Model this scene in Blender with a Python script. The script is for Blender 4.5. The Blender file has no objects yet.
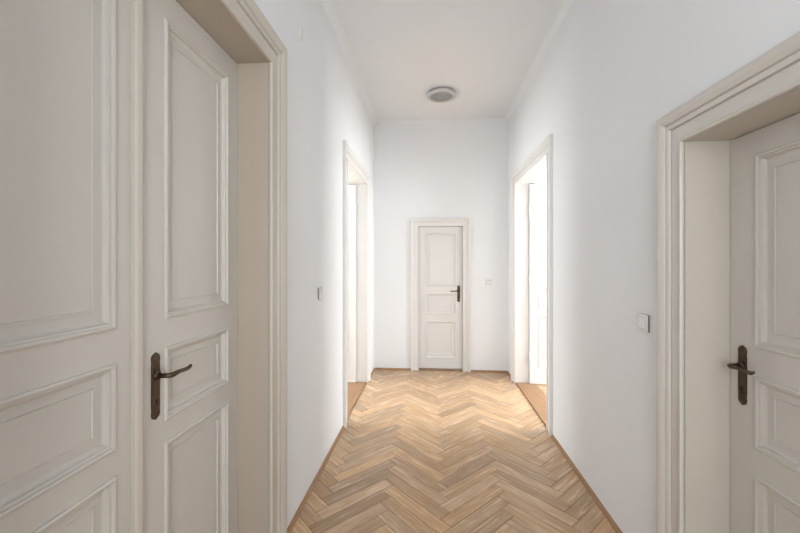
import bpy, bmesh, math, random
from mathutils import Vector, Matrix
random.seed(7)
S = bpy.context.scene
COL = S.collection

# ------------------------------------------------------------------ constants
XL, XR = -0.8166, 1.0706        # hall side walls (inner faces)
YB, YR = 5.27, -1.80            # end wall / wall behind the camera
H = 3.54
TL, TR, TB = 0.235, 0.245, 0.25
CAMZ = 1.54

# ------------------------------------------------------------------ materials
def mat(name, col, rough=0.5, metal=0.0, noise=0.0, nscale=8.0, bump=0.0, bscale=60.0, spec=0.5, coat=0.0):
    m = bpy.data.materials.new(name); m.use_nodes = True
    nt = m.node_tree; b = nt.nodes["Principled BSDF"]
    b.inputs["Base Color"].default_value = (*col, 1)
    b.inputs["Roughness"].default_value = rough
    b.inputs["Metallic"].default_value = metal
    b.inputs["Specular IOR Level"].default_value = spec
    b.inputs["Coat Weight"].default_value = coat
    tc = nt.nodes.new("ShaderNodeTexCoord")
    if noise > 0:
        n = nt.nodes.new("ShaderNodeTexNoise"); n.inputs["Scale"].default_value = nscale
        n.inputs["Detail"].default_value = 5
        nt.links.new(tc.outputs["Object"], n.inputs["Vector"])
        r = nt.nodes.new("ShaderNodeValToRGB")
        r.color_ramp.elements[0].position = 0.3; r.color_ramp.elements[1].position = 0.7
        r.color_ramp.elements[0].color = (*[c*(1-noise) for c in col], 1)
        r.color_ramp.elements[1].color = (*[min(1, c*(1+noise*0.5)) for c in col], 1)
        nt.links.new(n.outputs["Fac"], r.inputs["Fac"])
        nt.links.new(r.outputs["Color"], b.inputs["Base Color"])
    if bump > 0:
        n2 = nt.nodes.new("ShaderNodeTexNoise"); n2.inputs["Scale"].default_value = bscale
        n2.inputs["Detail"].default_value = 4
        nt.links.new(tc.outputs["Object"], n2.inputs["Vector"])
        bp = nt.nodes.new("ShaderNodeBump"); bp.inputs["Strength"].default_value = bump
        bp.inputs["Distance"].default_value = 0.004
        nt.links.new(n2.outputs["Fac"], bp.inputs["Height"])
        nt.links.new(bp.outputs["Normal"], b.inputs["Normal"])
    return m

M_WALL = mat("plaster_white", (0.87, 0.88, 0.89), 0.9, noise=0.012, nscale=2.0, spec=0.2)
M_CEIL = mat("ceiling_white", (0.86, 0.885, 0.905), 0.95, noise=0.01, nscale=2.0, spec=0.1)
M_CREAM_SHADE = mat("paint_cream_shaded", (0.50, 0.435, 0.36), 0.38, noise=0.02, nscale=3)  # cream paint with the jamb's shade put into its colour
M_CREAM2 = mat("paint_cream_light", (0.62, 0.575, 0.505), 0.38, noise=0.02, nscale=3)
M_WHITE = mat("paint_white_gloss", (0.79, 0.78, 0.755), 0.38, noise=0.01, nscale=3)
M_OFFW = mat("paint_off_white", (0.66, 0.63, 0.58), 0.38, noise=0.01, nscale=3)
M_BRONZE = mat("antique_bronze", (0.10, 0.07, 0.045), 0.38, 0.85, noise=0.35, nscale=40)
M_DARK = mat("keyhole_black", (0.01, 0.01, 0.01), 0.8)
M_PLASTIC = mat("switch_plastic", (0.84, 0.84, 0.83), 0.3, noise=0.01)
M_GREYPL = mat("switch_grey_edge", (0.25, 0.25, 0.25), 0.4, noise=0.02)
M_METAL = mat("lamp_brushed_metal", (0.62, 0.62, 0.62), 0.4, 0.3, noise=0.05)
M_OPAL = mat("lamp_grey_glass", (0.36, 0.37, 0.37), 0.3, noise=0.01)
M_GREYT = mat("window_grey", (0.8, 0.8, 0.8), 0.5, noise=0.01)

def wood(name, c1, c2, rough, usecol):
    m = bpy.data.materials.new(name); m.use_nodes = True
    nt = m.node_tree; L = nt.links; b = nt.nodes["Principled BSDF"]
    uv = nt.nodes.new("ShaderNodeUVMap"); uv.uv_map = "UVMap"
    mp = nt.nodes.new("ShaderNodeMapping"); mp.inputs["Scale"].default_value = (1.6, 22, 1)
    L.new(uv.outputs["UV"], mp.inputs["Vector"])
    n = nt.nodes.new("ShaderNodeTexNoise"); n.inputs["Scale"].default_value = 2.2
    n.inputs["Detail"].default_value = 8; n.inputs["Roughness"].default_value = 0.62
    n.inputs["Distortion"].default_value = 0.6
    L.new(mp.outputs["Vector"], n.inputs["Vector"])
    r = nt.nodes.new("ShaderNodeValToRGB")
    r.color_ramp.elements[0].position = 0.33; r.color_ramp.elements[1].position = 0.66
    r.color_ramp.elements[0].color = (*c1, 1); r.color_ramp.elements[1].color = (*c2, 1)
    L.new(n.outputs["Fac"], r.inputs["Fac"])
    out = r.outputs["Color"]
    if usecol:
        at = nt.nodes.new("ShaderNodeAttribute"); at.attribute_name = "plank"
        mx = nt.nodes.new("ShaderNodeMix"); mx.data_type = 'RGBA'; mx.blend_type = 'MULTIPLY'
        mx.inputs["Factor"].default_value = 1.0
        L.new(out, mx.inputs[6]); L.new(at.outputs["Color"], mx.inputs[7])
        out = mx.outputs[2]
    L.new(out, b.inputs["Base Color"])
    b.inputs["Roughness"].default_value = rough
    mr = nt.nodes.new("ShaderNodeMapRange"); mr.inputs["To Min"].default_value = rough-0.06; mr.inputs["To Max"].default_value = rough+0.08
    L.new(n.outputs["Fac"], mr.inputs["Value"]); L.new(mr.outputs["Result"], b.inputs["Roughness"])
    bp = nt.nodes.new("ShaderNodeBump"); bp.inputs["Strength"].default_value = 0.12; bp.inputs["Distance"].default_value = 0.002
    L.new(n.outputs["Fac"], bp.inputs["Height"]); L.new(bp.outputs["Normal"], b.inputs["Normal"])
    return m
M_FLOOR = wood("oak_parquet", (0.45, 0.275, 0.15), (0.64, 0.44, 0.268), 0.25, True)
M_SILL = wood("oak_threshold", (0.27, 0.14, 0.062), (0.40, 0.225, 0.11), 0.4, False)

# ------------------------------------------------------------------ helpers
def finish(bm, name, mats, parent=None, smooth=False, recalc=True):
    if recalc: bmesh.ops.recalc_face_normals(bm, faces=bm.faces)
    me = bpy.data.meshes.new(name); bm.to_mesh(me); bm.free()
    for m in (mats if isinstance(mats, (list, tuple)) else [mats]): me.materials.append(m)
    if smooth:
        for p in me.polygons: p.use_smooth = True
    o = bpy.data.objects.new(name, me); COL.objects.link(o)
    if parent: o.parent = parent
    return o
def empty(name, loc):
    e = bpy.data.objects.new(name, None); e.empty_display_size = 0.1
    e.location = loc; COL.objects.link(e); return e
def rel(o, e):
    o.parent = e; o.matrix_parent_inverse = Matrix.Translation(-Vector(e.location)); return o
def box(bm, lo, hi, mi=0):
    vs = [bm.verts.new((x, y, z)) for x in (lo[0], hi[0]) for y in (lo[1], hi[1]) for z in (lo[2], hi[2])]
    for f in ((0,1,3,2),(4,6,7,5),(0,4,5,1),(2,3,7,6),(0,2,6,4),(1,5,7,3)):
        fc = bm.faces.new([vs[i] for i in f]); fc.material_index = mi
def mapbox(bm, F, a, b, mi=0):
    vs = [bm.verts.new(F(s, n, z)) for s in (a[0], b[0]) for n in (a[1], b[1]) for z in (a[2], b[2])]
    for f in ((0,1,3,2),(4,6,7,5),(0,4,5,1),(2,3,7,6),(0,2,6,4),(1,5,7,3)):
        fc = bm.faces.new([vs[i] for i in f]); fc.material_index = mi

# wall frames: (s along wall, n out of wall into the hall, z)
FL = lambda s, n, z: Vector((XL + n, s, z))
FR = lambda s, n, z: Vector((XR - n, s, z))
FB = lambda s, n, z: Vector((s, YB - n, z))

LIN = 0.02   # lining thickness
def wall(name, F, s0, s1, T, ops, top=H + 0.02):
    bm = bmesh.new()
    cur = s0
    for (a, b, zb, zt) in sorted(ops):
        mapbox(bm, F, (cur, -T, 0), (a, 0, top))
        if zb > 0: mapbox(bm, F, (a, -T, 0), (b, 0, zb))
        mapbox(bm, F, (a, -T, zt), (b, 0, top))
        cur = b
    mapbox(bm, F, (cur, -T, 0), (s1, 0, top))
    return finish(bm, name, M_WALL)

# openings (clear sizes)
DL1 = (0.53, 1.81, 2.55)     # near left double door
DL2 = (3.52, 4.66, 2.53)     # far left doorway
DR1 = (0.87, 1.662, 2.05)    # near right door
DR2 = (3.50, 4.80, 2.53)     # far right doorway
DB = (-0.175, 0.445, 2.045)  # small end door
def o(d): return (d[0]-LIN, d[1]+LIN, 0, d[2]+LIN)

wall("wall_left", FL, YR, YB, TL, [o(DL1), o(DL2)])
wall("wall_right", FR, YR, YB, TR, [o(DR1), o(DR2)])
wall("wall_back", FB, -4.0, 4.3, TB, [o(DB)])
# rear wall (behind the camera) with an invented opening for the fill light
bm = bmesh.new()
WX0, WX1, WZ0, WZ1 = -0.45, 0.75, 0.9, 2.7
box(bm, (XL-TL, YR-0.2, 0), (WX0, YR, H+.02)); box(bm, (WX1, YR-0.2, 0), (XR+TR, YR, H+.02))
box(bm, (WX0, YR-0.2, 0), (WX1, YR, WZ0)); box(bm, (WX0, YR-0.2, WZ1), (WX1, YR, H+.02))
finish(bm, "wall_rear", M_WALL)

# side rooms (shells with a window in the outer wall)
def room(tag, xin, xout, y0, y1, wy0, wy1, wz0, wz1):
    sg = 1 if xout > xin else -1
    bm = bmesh.new()
    xo = xout + sg*0.3
    def bx(x0, x1, ya, yb, za, zb): box(bm, (min(x0,x1), ya, za), (max(x0,x1), yb, zb))
    bx(xout, xo, y0, wy0, 0, H+.02); bx(xout, xo, wy1, y1, 0, H+.02)
    bx(xout, xo, wy0, wy1, 0, wz0); bx(xout, xo, wy0, wy1, wz1, H+.02)
    bx(xin, xo, y0-0.15, y0, 0, H+.02)
    finish(bm, "wall_room_"+tag, M_WALL)
room("right", XR+TR, 4.0, 2.2, YB, 3.2, 4.9, 0.8, 2.9)
room("left", XL-TL, -3.7, 2.2, YB, 3.2, 4.9, 0.8, 2.9)
# close off space behind the near doors
bm = bmesh.new(); box(bm, (-1.35, 0.2, 0), (-1.30, 2.05, H)); finish(bm, "wall_closet_left", M_WALL)
bm = bmesh.new(); box(bm, (1.56, 0.2, 0), (1.61, 2.05, H)); finish(bm, "wall_closet_right", M_WALL)

# ceiling with plaster coves
bm = bmesh.new()
box(bm, (-4.05, YR-0.2, H), (4.35, YB+TB, H+0.12))
r = 0.07
def cove(P, a, b):   # P(t along, u out of wall, z)
    prev = None
    c = []
    for i in range(13):
        th = math.pi/2*i/12
        c.append((r - r*math.cos(th), H - r + r*math.sin(th)))
    rows = [[bm.verts.new(P(t, u, z)) for (u, z) in c] for t in (a, b)]
    for i in range(12):
        f = bm.faces.new((rows[0][i], rows[0][i+1], rows[1][i+1], rows[1][i])); f.smooth = True
cove(lambda t, u, z: (XL+u, t, z), YR, YB)
cove(lambda t, u, z: (XR-u, t, z), YR, YB)
r = 0.02
cove(lambda t, u, z: (t, YB-u, z), XL, XR)
finish(bm, "ceiling", M_CEIL, recalc=False)

# ------------------------------------------------------------------ herringbone floor
PL, PW, gap = 0.54, 0.09, 0.0013
bm = bmesh.new()
uvl = bm.loops.layers.uv.new("UVMap"); cl = bm.loops.layers.float_color.new("plank")
FX0, FX1, FY0, FY1 = -3.7, 4.0, YR, YB+0.01
c45 = math.sqrt(0.5)
def plank(ox, oy, horiz):
    l, w = (PL, PW) if horiz else (PW, PL)
    cx, cy = ox+l/2, oy+w/2
    X = (cx-cy)*c45 + 0.118; Y = (cx+cy)*c45
    if X < FX0-.4 or X > FX1+.4 or Y < FY0-.4 or Y > FY1+.4: return
    v = random.uniform(0.84, 1.18); t = random.uniform(-0.035, 0.035)
    if random.random() < 0.15: v *= 0.85
    colr = (v*(1+t), v, v*(1-t*1.6), 1)
    ru, rv = random.uniform(0, 50), random.uniform(0, 50)
    e = gap; bv = 0.0012
    rings = []
    for ins, z in ((e, -0.004), (e, -0.0008), (e+bv, 0.0)):
        ring = []
        for (a, b) in ((ox+ins, oy+ins), (ox+l-ins, oy+ins), (ox+l-ins, oy+w-ins), (ox+ins, oy+w-ins)):
            ring.append((bm.verts.new(((a-b)*c45+0.118, (a+b)*c45, z)), (a-ox, b-oy)))
        rings.append(ring)
    def face(lst):
        f = bm.faces.new([q[0] for q in lst])
        for lp, q in zip(f.loops, lst):
            a, b = q[1]
            if not horiz: a, b = b, a
            lp[uvl].uv = (a+ru, b+rv); lp[cl] = colr
    for k in range(2):
        for i in range(4):
            j = (i+1) % 4
            face([rings[k][i], rings[k][j], rings[k+1][j], rings[k+1][i]])
    face(rings[2])
# herringbone lattice: pair (horizontal, vertical) translated by (w,w)-type staircase
N = 110
for k in range(-N, N):
    for m_ in range(-14, 15):
        # horizontal plank and its perpendicular partner
        bx_ = k*PW + m_*PL; by_ = k*PW - m_*PL
        plank(bx_, by_, True)
        plank(bx_-PW, by_, False)
# subfloor (dark joints)
nb = len(bm.faces)
z = -0.004
vs = [bm.verts.new(p) for p in ((FX0, FY0, z), (FX1, FY0, z), (FX1, FY1, z), (FX0, FY1, z))]
f = bm.faces.new(vs)
for lp in f.loops: lp[cl] = (0.25, 0.22, 0.2, 1)
for co, no in (((FX0,0,0),(-1,0,0)), ((FX1,0,0),(1,0,0)), ((0,FY0,0),(0,-1,0)), ((0,FY1,0),(0,1,0))):
    bmesh.ops.bisect_plane(bm, geom=bm.verts[:]+bm.edges[:]+bm.faces[:], plane_co=co, plane_no=no, clear_outer=True)
finish(bm, "floor", M_FLOOR, recalc=False)

# ------------------------------------------------------------------ casings and linings
def sweep(bm, F, s0, s1, zt, prof, cap=True, z0=0.0, closed=False):
    cols = []
    for (w, n) in prof:
        cols.append([bm.verts.new(F(s, n, z)) for (s, z) in ((s0-w, z0), (s0-w, zt+w), (s1+w, zt+w), (s1+w, z0))])
    rng = range(len(cols)) if closed else range(len(cols)-1)
    for i in rng:
        j = (i+1) % len(cols)
        for k in range(3):
            bm.faces.new((cols[i][k], cols[i][k+1], cols[j][k+1], cols[j][k]))
    if cap:
        for k in (0, 3):
            bm.faces.new([c[k] for c in cols])
def casing_prof(W, P):
    base = [(0,0),(0,.30),(.02,.46),(.06,.50),(.09,.46),(.10,.24),(.13,.22),(.46,.32),(.475,.20),(.50,.20),(.515,.50),(.58,.60),(.64,.62),
            (.655,.46),(.68,.70),(.74,.86),(.80,.97),(.86,1.0),(.95,1.0),(.98,.94),(1.0,.84),(1.0,0)]
    return [(a*W, b*P) for a, b in base]
def casing(name, F, d, W, P, m):
    bm = bmesh.new()
    sweep(bm, F, d[0], d[1], d[2], casing_prof(W, P))
    o_ = finish(bm, name, m)
    return o_
def lining(name, F, d, T, m, leafn=None, leaft=0.045, both=True, stop=True):
    bm = bmesh.new()
    if leafn is None or not stop:
        pr = [(0.0, 0.002), (LIN-.001, 0.002), (LIN-.001, -T), (0.0, -T)]
    else:
        b = leafn - leaft - 0.003
        pr = [(0.0, 0.002), (LIN-.001, 0.002), (LIN-.001, -T), (-0.016, -T), (-0.016, b), (0.0, b)]
    sweep(bm, F, d[0], d[1], d[2], pr, closed=True)
    return finish(bm, name, m)
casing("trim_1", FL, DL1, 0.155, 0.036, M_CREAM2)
lining("trim_2", FL, DL1, TL, M_CREAM_SHADE, -0.163)
casing("trim_3", FR, DR1, 0.145, 0.036, M_OFFW)
lining("trim_4", FR, DR1, TR, M_CREAM2, -0.178)
casing("trim_5", FL, DL2, 0.14, 0.032, M_WHITE)
lining("trim_6", FL, DL2, TL, M_WHITE)
casing("trim_7", FR, DR2, 0.14, 0.032, M_WHITE)
lining("trim_8", FR, DR2, TR, M_WHITE)
casing("trim_9", FB, DB, 0.11, 0.03, M_WHITE)
lining("trim_10", FB, DB, TB, M_WHITE, -0.05)

# thresholds
def sill(name, F, d, T, n1=0.0):
    bm = bmesh.new(); 
    mapbox(bm, F, (d[0], -T, 0.0005), (d[1], n1, 0.014))
    uvl = bm.loops.layers.uv.new("UVMap")
    bmesh.ops.bevel(bm, geom=[e for e in bm.edges], offset=0.004, segments=2, affect='EDGES')
    for f in bm.faces:
        for lp in f.loops:
            c = lp.vert.co
            lp[uvl].uv = (c.y, c.x) if F is not FB else (c.x, c.y)
    return finish(bm, name, M_SILL)
sill("threshold", FL, DL1, TL-.02); sill("threshold.001", FR, DR1, TR-.02)
sill("threshold.002", FL, DL2, TL); sill("threshold.003", FR, DR2, TR); sill("threshold.004", FB, DB, TB-.02)

# baseboards: slim oak quarter rounds
def baseb(name, F, segs):
    bm = bmesh.new(); uvl = bm.loops.layers.uv.new("UVMap")
    R = 0.017
    pr = [(0.0005, 0.0005), (0.0005, R+.006)] + [(0.003+R*math.sin(math.pi/2*i/5)*1.0, 0.002+R*math.cos(math.pi/2*i/5)) for i in range(6)] + [(0.003+R, .0005)]
    for a, b in segs:
        rows = [[bm.verts.new(F(t, n, z)) for n, z in pr] for t in (a, b)]
        for i in range(len(pr)):
            j = (i+1) % len(pr)
            f = bm.faces.new((rows[0][i], rows[0][j], rows[1][j], rows[1][i]))
            for lp, q in zip(f.loops, ((a, i), (a, i+1), (b, i+1), (b, i))): lp[uvl].uv = (q[0], q[1]*.01)
        bm.faces.new(rows[0]); bm.faces.new(rows[1])
    finish(bm, name, M_SILL)
baseb("baseboard_left", FL, [(YR, DL1[0]-.157), (DL1[1]+.157, DL2[0]-.142), (DL2[1]+.142, YB-.001)])
baseb("baseboard_right", FR, [(YR, DR1[0]-.147), (DR1[1]+.147, DR2[0]-.142), (DR2[1]+.142, YB-.001)])
baseb("baseboard_back", FB, [(XL+.02, DB[0]-.112), (DB[1]+.112, XR-.02)])

# ------------------------------------------------------------------ door leaves
RING = [(0,0),(.001,.0060),(.007,.0090),(.013,.0070),(.0145,.001),(.021,0.0),(.0225,-.008),(.029,-.014),(.033,-.0155),(.058,-.0155),(.0595,-.011),(.065,-.011),(.0665,-.0155)]
def leaf(name, F, s0, s1, z0, z1, n, t, panels, stiles, m, parent):
    """panels: list (za,zb); F maps s,n,z. n = front face plane, t thickness behind it."""
    bm = bmesh.new()
    sa, sb = s0+stiles[0], s1-stiles[1]
    sb_ = [s0, sa, sb, s1]
    zb = [z0] + [v for p in panels for v in p] + [z1]
    for side in (1, -1):
        base = n if side == 1 else n - t
        grid = {}
        def V(s, z, d=0.0):
            k = (round(s,5), round(z,5), round(d,5))
            if k not in grid: grid[k] = bm.verts.new(F(s, base + side*d, z))
            return grid[k]
        for i in range(3):
            for j in range(len(zb)-1):
                if i == 1 and j % 2 == 1:
                    a0, a1, c0, c1 = sb_[1], sb_[2], zb[j], zb[j+1]
                    pr = None
                    for (ins, d) in RING:
                        ring = [V(a0+ins, c0+ins, d), V(a1-ins, c0+ins, d), V(a1-ins, c1-ins, d), V(a0+ins, c1-ins, d)]
                        if pr:
                            for k in range(4):
                                bm.faces.new((pr[k], pr[(k+1)%4], ring[(k+1)%4], ring[k]))
                        pr = ring
                    bm.faces.new(pr)
                else:
                    bm.faces.new((V(sb_[i], zb[j]), V(sb_[i+1], zb[j]), V(sb_[i+1], zb[j+1]), V(sb_[i], zb[j+1])))
    bmesh.ops.recalc_face_normals(bm, faces=bm.faces)
    # edges
    for (a, b) in (((s0, z0), (s1, z0)), ((s1, z0), (s1, z1)), ((s1, z1), (s0, z1)), ((s0, z1), (s0, z0))):
        vs = [bm.verts.new(F(a[0], n, a[1])), bm.verts.new(F(b[0], n, b[1])), bm.verts.new(F(b[0], n-t, b[1])), bm.verts.new(F(a[0], n-t, a[1]))]
        bm.faces.new(vs)
    return rel(finish(bm, name, m, recalc=False), parent)

def tube(bm, pts, rad, seg=12, flat=1.0, mi=0):
    pts = [Vector(p) for p in pts]
    rows = []
    for i, p in enumerate(pts):
        d = (pts[min(i+1, len(pts)-1)] - pts[max(i-1, 0)]).normalized()
        up = Vector((0, 0, 1))
        if abs(d.dot(up)) > 0.95: up = Vector((1, 0, 0))
        a = d.cross(up).normalized(); b = a.cross(d).normalized()
        rows.append([bm.verts.new(p + (a*math.cos(2*math.pi*k/seg)*flat + b*math.sin(2*math.pi*k/seg))*rad[i]) for k in range(seg)])
    for i in range(len(rows)-1):
        for k in range(seg):
            f = bm.faces.new((rows[i][k], rows[i][(k+1)%seg], rows[i+1][(k+1)%seg], rows[i+1][k])); f.smooth = True; f.material_index = mi
    for rw in (rows[0], rows[-1]): bm.faces.new(rw).material_index = mi

def handle(name, F, s, n, zc, dirn, parent, h=0.24, w=0.042):
    bm = bmesh.new()
    # ornate long plate outline
    half = []
    K = 28
    for i in range(K+1):
        t = i/K
        z = -h/2 + h*t
        e = min(t, 1-t)*h
        ww = w/2
        if e < 0.022: ww *= math.sqrt(max(0, 1-((0.022-e)/0.022)**2))*0.98 + 0.02
        elif e < 0.05: ww *= 1.0 - 0.10*math.sin((e-.022)/.028*math.pi)
        else: ww *= 0.97
        half.append((ww, z))
    out = [(a, z) for a, z in half] + [(-a, z) for a, z in reversed(half)]
    def ring(scw, sch, nn): return [bm.verts.new(F(s + a*scw, nn, zc + z*sch)) for a, z in out]
    rs = [ring(1, 1, n), ring(1, 1, n+.003), ring(.86, .975, n+.0055), ring(.62, .93, n+.006)]
    for i in range(3):
        for k in range(len(out)):
            j = (k+1) % len(out)
            bm.faces.new((rs[i][k], rs[i][j], rs[i+1][j], rs[i+1][k]))
    bm.faces.new(rs[-1])
    bmesh.ops.remove_doubles(bm, verts=bm.verts, dist=0.00005)
    zl = zc + 0.038
    P = lambda a, nn, z: F(s + dirn*a, n+nn, z)
    # rosette + neck
    tube(bm, [P(0, .004, zl), P(0, .012, zl), P(0, .014, zl), P(0, .018, zl)], [.017, .017, .0135, .010], 20)
    tube(bm, [P(0, .012, zl), P(0, .038, zl), P(.001, .047, zl), P(.007, .054, zl), P(.018, .057, zl), P(.04, .057, zl+.002), P(.065, .057, zl+.001),
              P(.09, .056, zl-.001), P(.106, .055, zl), P(.114, .055, zl+.004), P(.119, .055, zl+.008)],
         [.0085, .008, .0085, .0092, .0092, .0078, .0070, .0074, .0076, .0064, .0035], 14)
    # keyhole
    zk = zc - 0.052
    tube(bm, [P(0, .0045, zk), P(0, .0072, zk)], [.0065, .0065], 16, mi=1)
    mapbox(bm, F, (s-.0022, n+.004, zk-.018), (s+.0022, n+.0071, zk), 1)
    # screws
    for zz in (zc+h*.44, zc-h*.44):
        tube(bm, [P(0, .004, zz), P(0, .0075, zz)], [.0042, .003], 10)
    return rel(finish(bm, name, [M_BRONZE, M_DARK]), parent)

def hinge(name, F, s, n, z, m, parent):
    bm = bmesh.new()
    p = [F(s, n, z-.06), F(s, n, z-.045), F(s, n, z+.045), F(s, n, z+.06)]
    tube(bm, p, [.004, .008, .008, .004], 10)
    return rel(finish(bm, name, m), parent)

G = 0.003
# door 1 : near left double door
e = empty("door_1", (XL-.163, 1.17, 0))
mid = 1.1725
P3 = [(0.22, 0.875), (0.955, 1.225), (1.33, 2.44)]
leaf("leaf_active", FL, mid+.001, DL1[1]-G, 0.018, DL1[2]-G, -0.163, 0.045, P3, (0.113, 0.093), M_OFFW, e)
leaf("leaf_passive", FL, DL1[0]+G, mid-.001, 0.018, DL1[2]-G, -0.163, 0.045, P3, (0.093, 0.098), M_OFFW, e)
bm = bmesh.new()
cols = []
for (ds, dn) in ((-.027,0),(-.027,.006),(-.021,.008),(-.014,.015),(0,.018),(.010,.015),(.015,.008),(.019,.006),(.019,0)):
    cols.append([bm.verts.new(FL(mid-.012+ds, -.1628+dn, zz)) for zz in (0.02, DL1[2]-.004)])
for i in range(len(cols)-1): bm.faces.new((cols[i][0], cols[i+1][0], cols[i+1][1], cols[i][1]))
bm.faces.new([c[0] for c in cols]); bm.faces.new([c[1] for c in cols])
rel(finish(bm, "astragal", M_CREAM2), e)
handle("handle", FL, 1.241, -0.163, 1.098, 1, e)

# door 2 : near right
e = empty("door_2", (XR+.178, 1.25, 0))
leaf("leaf", FR, DR1[0]+G, DR1[1]-G, 0.018, DR1[2]-G, -0.178, 0.045, [(0.20, 0.72), (0.82, 1.10), (1.21, 1.955)], (0.113, 0.122), M_OFFW, e)
handle("handle", FR, 1.596, -0.178, 1.086, -1, e)

# door 3 : small door at the end
e = empty("door_3", (0.135, YB+.05, 0))
leaf("leaf", FB, DB[0]+G, DB[1]-G, 0.018, DB[2]-G, -0.05, 0.045, [(0.16, 0.70), (0.79, 1.09), (1.19, 1.95)], (0.085, 0.085), M_WHITE, e)
handle("handle", FB, 0.392, -0.05, 1.09, -1, e)

# door 4/5 : far doorways, leaves standing open into the side rooms
def openleaf(nm, side, ypos):
    e = empty(nm, ((XL-.2, ypos, 0) if side < 0 else (XR+.2, ypos, 0)))
    x0 = (XL-.135) if side < 0 else (XR+.165)
    F = lambda s, n, z: Vector((x0 + side*s, ypos - n, z))
    leaf("leaf", F, 0.0, 0.64, 0.018, 2.51, 0.0, 0.042, [(0.22, 0.875), (0.955, 1.225), (1.33, 2.39)], (0.10, 0.10), M_WHITE, e)
    for zz in (0.35, 1.3, 2.2): hinge("hinge", F, -0.004, 0.002, zz, M_WHITE, e)
    handle("handle", F, 0.585, 0.0, 1.098, -1, e)
openleaf("door_4", -1, DL2[1]-.05)
openleaf("door_5", 1, DR2[1]-.05)

# ------------------------------------------------------------------ switches
def switch(name, F, s, z, size=0.084, rock=True, depth=0.012):
    bm = bmesh.new()
    h = size/2
    prs = [(h, 0.0, 0), (h, depth*.55, 0), (h-.003, depth*.8, 0), (h-.012, depth*.85, 0), (h-.0125, depth*.55, 0), (h-.014, depth*.55, 0), (h-.0145, depth*1.0, 0), (h-.017, depth*1.1, 0)]
    pr = None
    for q, (a, n, mi) in enumerate(prs):
        tilt = 0.0025 if q >= 6 else 0
        ring = [bm.verts.new(F(s+x*a, n + (tilt if y < 0 else -tilt*.4), z+y*a)) for x, y in ((-1,-1),(1,-1),(1,1),(-1,1))]
        if pr:
            for k in range(4):
                f = bm.faces.new((pr[k], pr[(k+1)%4], ring[(k+1)%4], ring[k]))
                f.material_index = 1 if q in (4, 5) or q == 1 else 0
        else:
            bm.faces.new(ring)
        pr = ring
    bm.faces.new(pr)
    return finish(bm, name, [M_PLASTIC, M_GREYPL])
switch("light_switch", FR, 1.955, 1.235, 0.084, depth=0.016)
switch("light_switch.001", FL, 2.66, 1.31, 0.082, depth=0.02)
switch("light_switch.002", FB, 0.80, 1.255, 0.08)

# small blanking cover on the left wall
bm = bmesh.new()
tube(bm, [FL(2.26, 0.0, 2.97), FL(2.26, .006, 2.97), FL(2.26, .010, 2.97), FL(2.26, .011, 2.97)], [.04, .04, .035, .02], 24)
finish(bm, "junction_box_cover", M_PLASTIC)

# ------------------------------------------------------------------ ceiling lamp
def lathe(bm, prof, c, seg=64, mi=0):
    rows = []
    for (rr, z) in prof:
        if rr < 1e-5: rows.append([bm.verts.new((c[0], c[1], c[2]+z))])
        else: rows.append([bm.verts.new((c[0]+rr*math.cos(2*math.pi*k/seg), c[1]+rr*math.sin(2*math.pi*k/seg), c[2]+z)) for k in range(seg)])
    for i in range(len(rows)-1):
        a, b = rows[i], rows[i+1]
        for k in range(seg):
            j = (k+1) % seg
            if len(b) == 1: f = bm.faces.new((a[k], a[j], b[0]))
            elif len(a) == 1: f = bm.faces.new((a[0], b[k], b[j]))
            else: f = bm.faces.new((a[k], a[j], b[j], b[k]))
            f.smooth = True; f.material_index = mi
lc = (0.122, 4.40, H)
e = empty("ceiling_lamp", lc)
bm = bmesh.new()
lathe(bm, [(0.0,0),(.155,0),(.155,-.018),(.168,-.022),(.174,-.030),(.174,-.040),(.168,-.047),(.158,-.050),(.138,-.052),(.130,-.050),(.128,-.042)], lc)
rel(finish(bm, "ring", M_METAL), e)
bm = bmesh.new()
pr = [(.129, -.040)]
for i in range(7):
    a = .124 - i*.012
    pr += [(a, -.046-i*.0005), (a-.003, -.052-i*.0006), (a-.007, -.052-i*.0006), (a-.010, -.046-i*.0005)]
pr += [(.036, -.054), (.02, -.057), (0, -.058)]
lathe(bm, pr, lc)
rel(finish(bm, "diffuser", M_OPAL), e)

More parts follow.
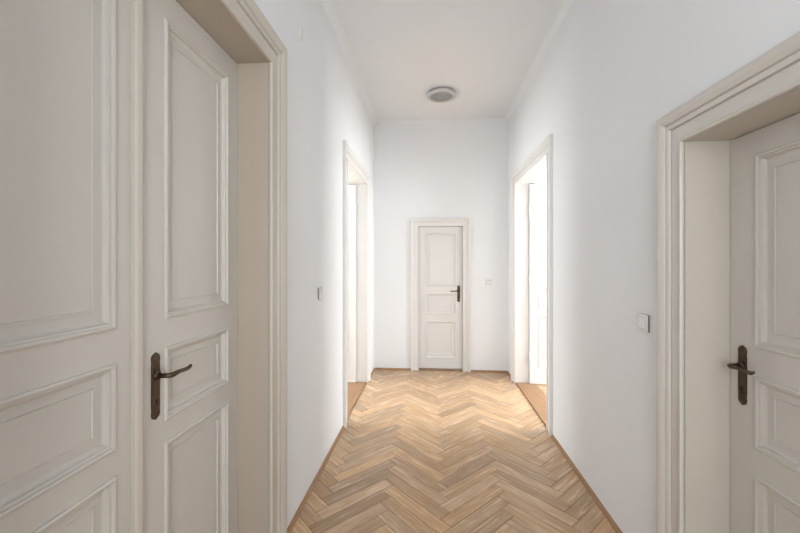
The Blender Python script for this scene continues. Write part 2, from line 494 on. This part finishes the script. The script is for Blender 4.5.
# ------------------------------------------------------------------ windows (frames) + daylight
def window(name, P, a0, a1, z0, z1):
    bm = bmesh.new()
    t = 0.06
    def b(x0, x1, za, zb, n0=0.0, n1=0.06):
        vs = [bm.verts.new(P(s, n, z)) for s in (x0, x1) for n in (n0, n1) for z in (za, zb)]
        for f in ((0,1,3,2),(4,6,7,5),(0,4,5,1),(2,3,7,6),(0,2,6,4),(1,5,7,3)): bm.faces.new([vs[i] for i in f])
    b(a0, a0+t, z0, z1); b(a1-t, a1, z0, z1); b(a0+t, a1-t, z0, z0+t); b(a0+t, a1-t, z1-t, z1)
    mm = (a0+a1)/2; b(mm-.04, mm+.04, z0+t, z1-t)
    zz = z0+(z1-z0)*.7; b(a0+t, mm-.04, zz-.03, zz+.03); b(mm+.04, a1-t, zz-.03, zz+.03)
    finish(bm, name, M_GREYT)
window("window_1", lambda s, n, z: Vector((4.1+n, s, z)), 3.2, 4.9, 0.8, 2.9)
window("window_2", lambda s, n, z: Vector((-3.8-n, s, z)), 3.2, 4.9, 0.8, 2.9)
window("fill_frame_rear", lambda s, n, z: Vector((s, YR-.08-n, z)), WX0, WX1, WZ0, WZ1)  # made-up frame around the rear fill light

def area(name, loc, rot, sx, sy, power, col):
    l = bpy.data.lights.new(name, 'AREA'); l.shape = 'RECTANGLE'; l.size = sx; l.size_y = sy
    l.energy = power; l.color = col
    ob = bpy.data.objects.new(name, l); ob.location = loc; ob.rotation_euler = rot; COL.objects.link(ob); return ob
R90 = math.pi/2
area("daylight_right", (4.25, 4.05, 1.85), (0, R90, 0), 2.1, 1.7, 260, (0.965, 0.988, 1.0))
area("daylight_left", (-3.95, 4.05, 1.85), (0, -R90, 0), 2.1, 1.7, 175, (0.965, 0.988, 1.0))
area("fill_rear", ((WX0+WX1)/2, YR-.19, (WZ0+WZ1)/2), (R90, 0, 0), 1.2, 1.8, 78, (0.975, 0.99, 1.0))  # added fill behind the camera to brighten the hall

w = bpy.data.worlds.new("World"); S.world = w; w.use_nodes = True
bg = w.node_tree.nodes["Background"]; bg.inputs["Color"].default_value = (0.75, 0.85, 1, 1); bg.inputs["Strength"].default_value = 1.0

# ------------------------------------------------------------------ camera
cd = bpy.data.cameras.new("camera"); cd.sensor_width = 36; cd.lens = 370/800*36
cd.shift_y = -4.5/800; cd.clip_start = 0.02
co = bpy.data.objects.new("camera", cd); COL.objects.link(co)
co.location = (0, 0, CAMZ); co.rotation_euler = (R90, 0, math.atan(31/370))
S.camera = co
S.view_settings.view_transform = 'Standard'
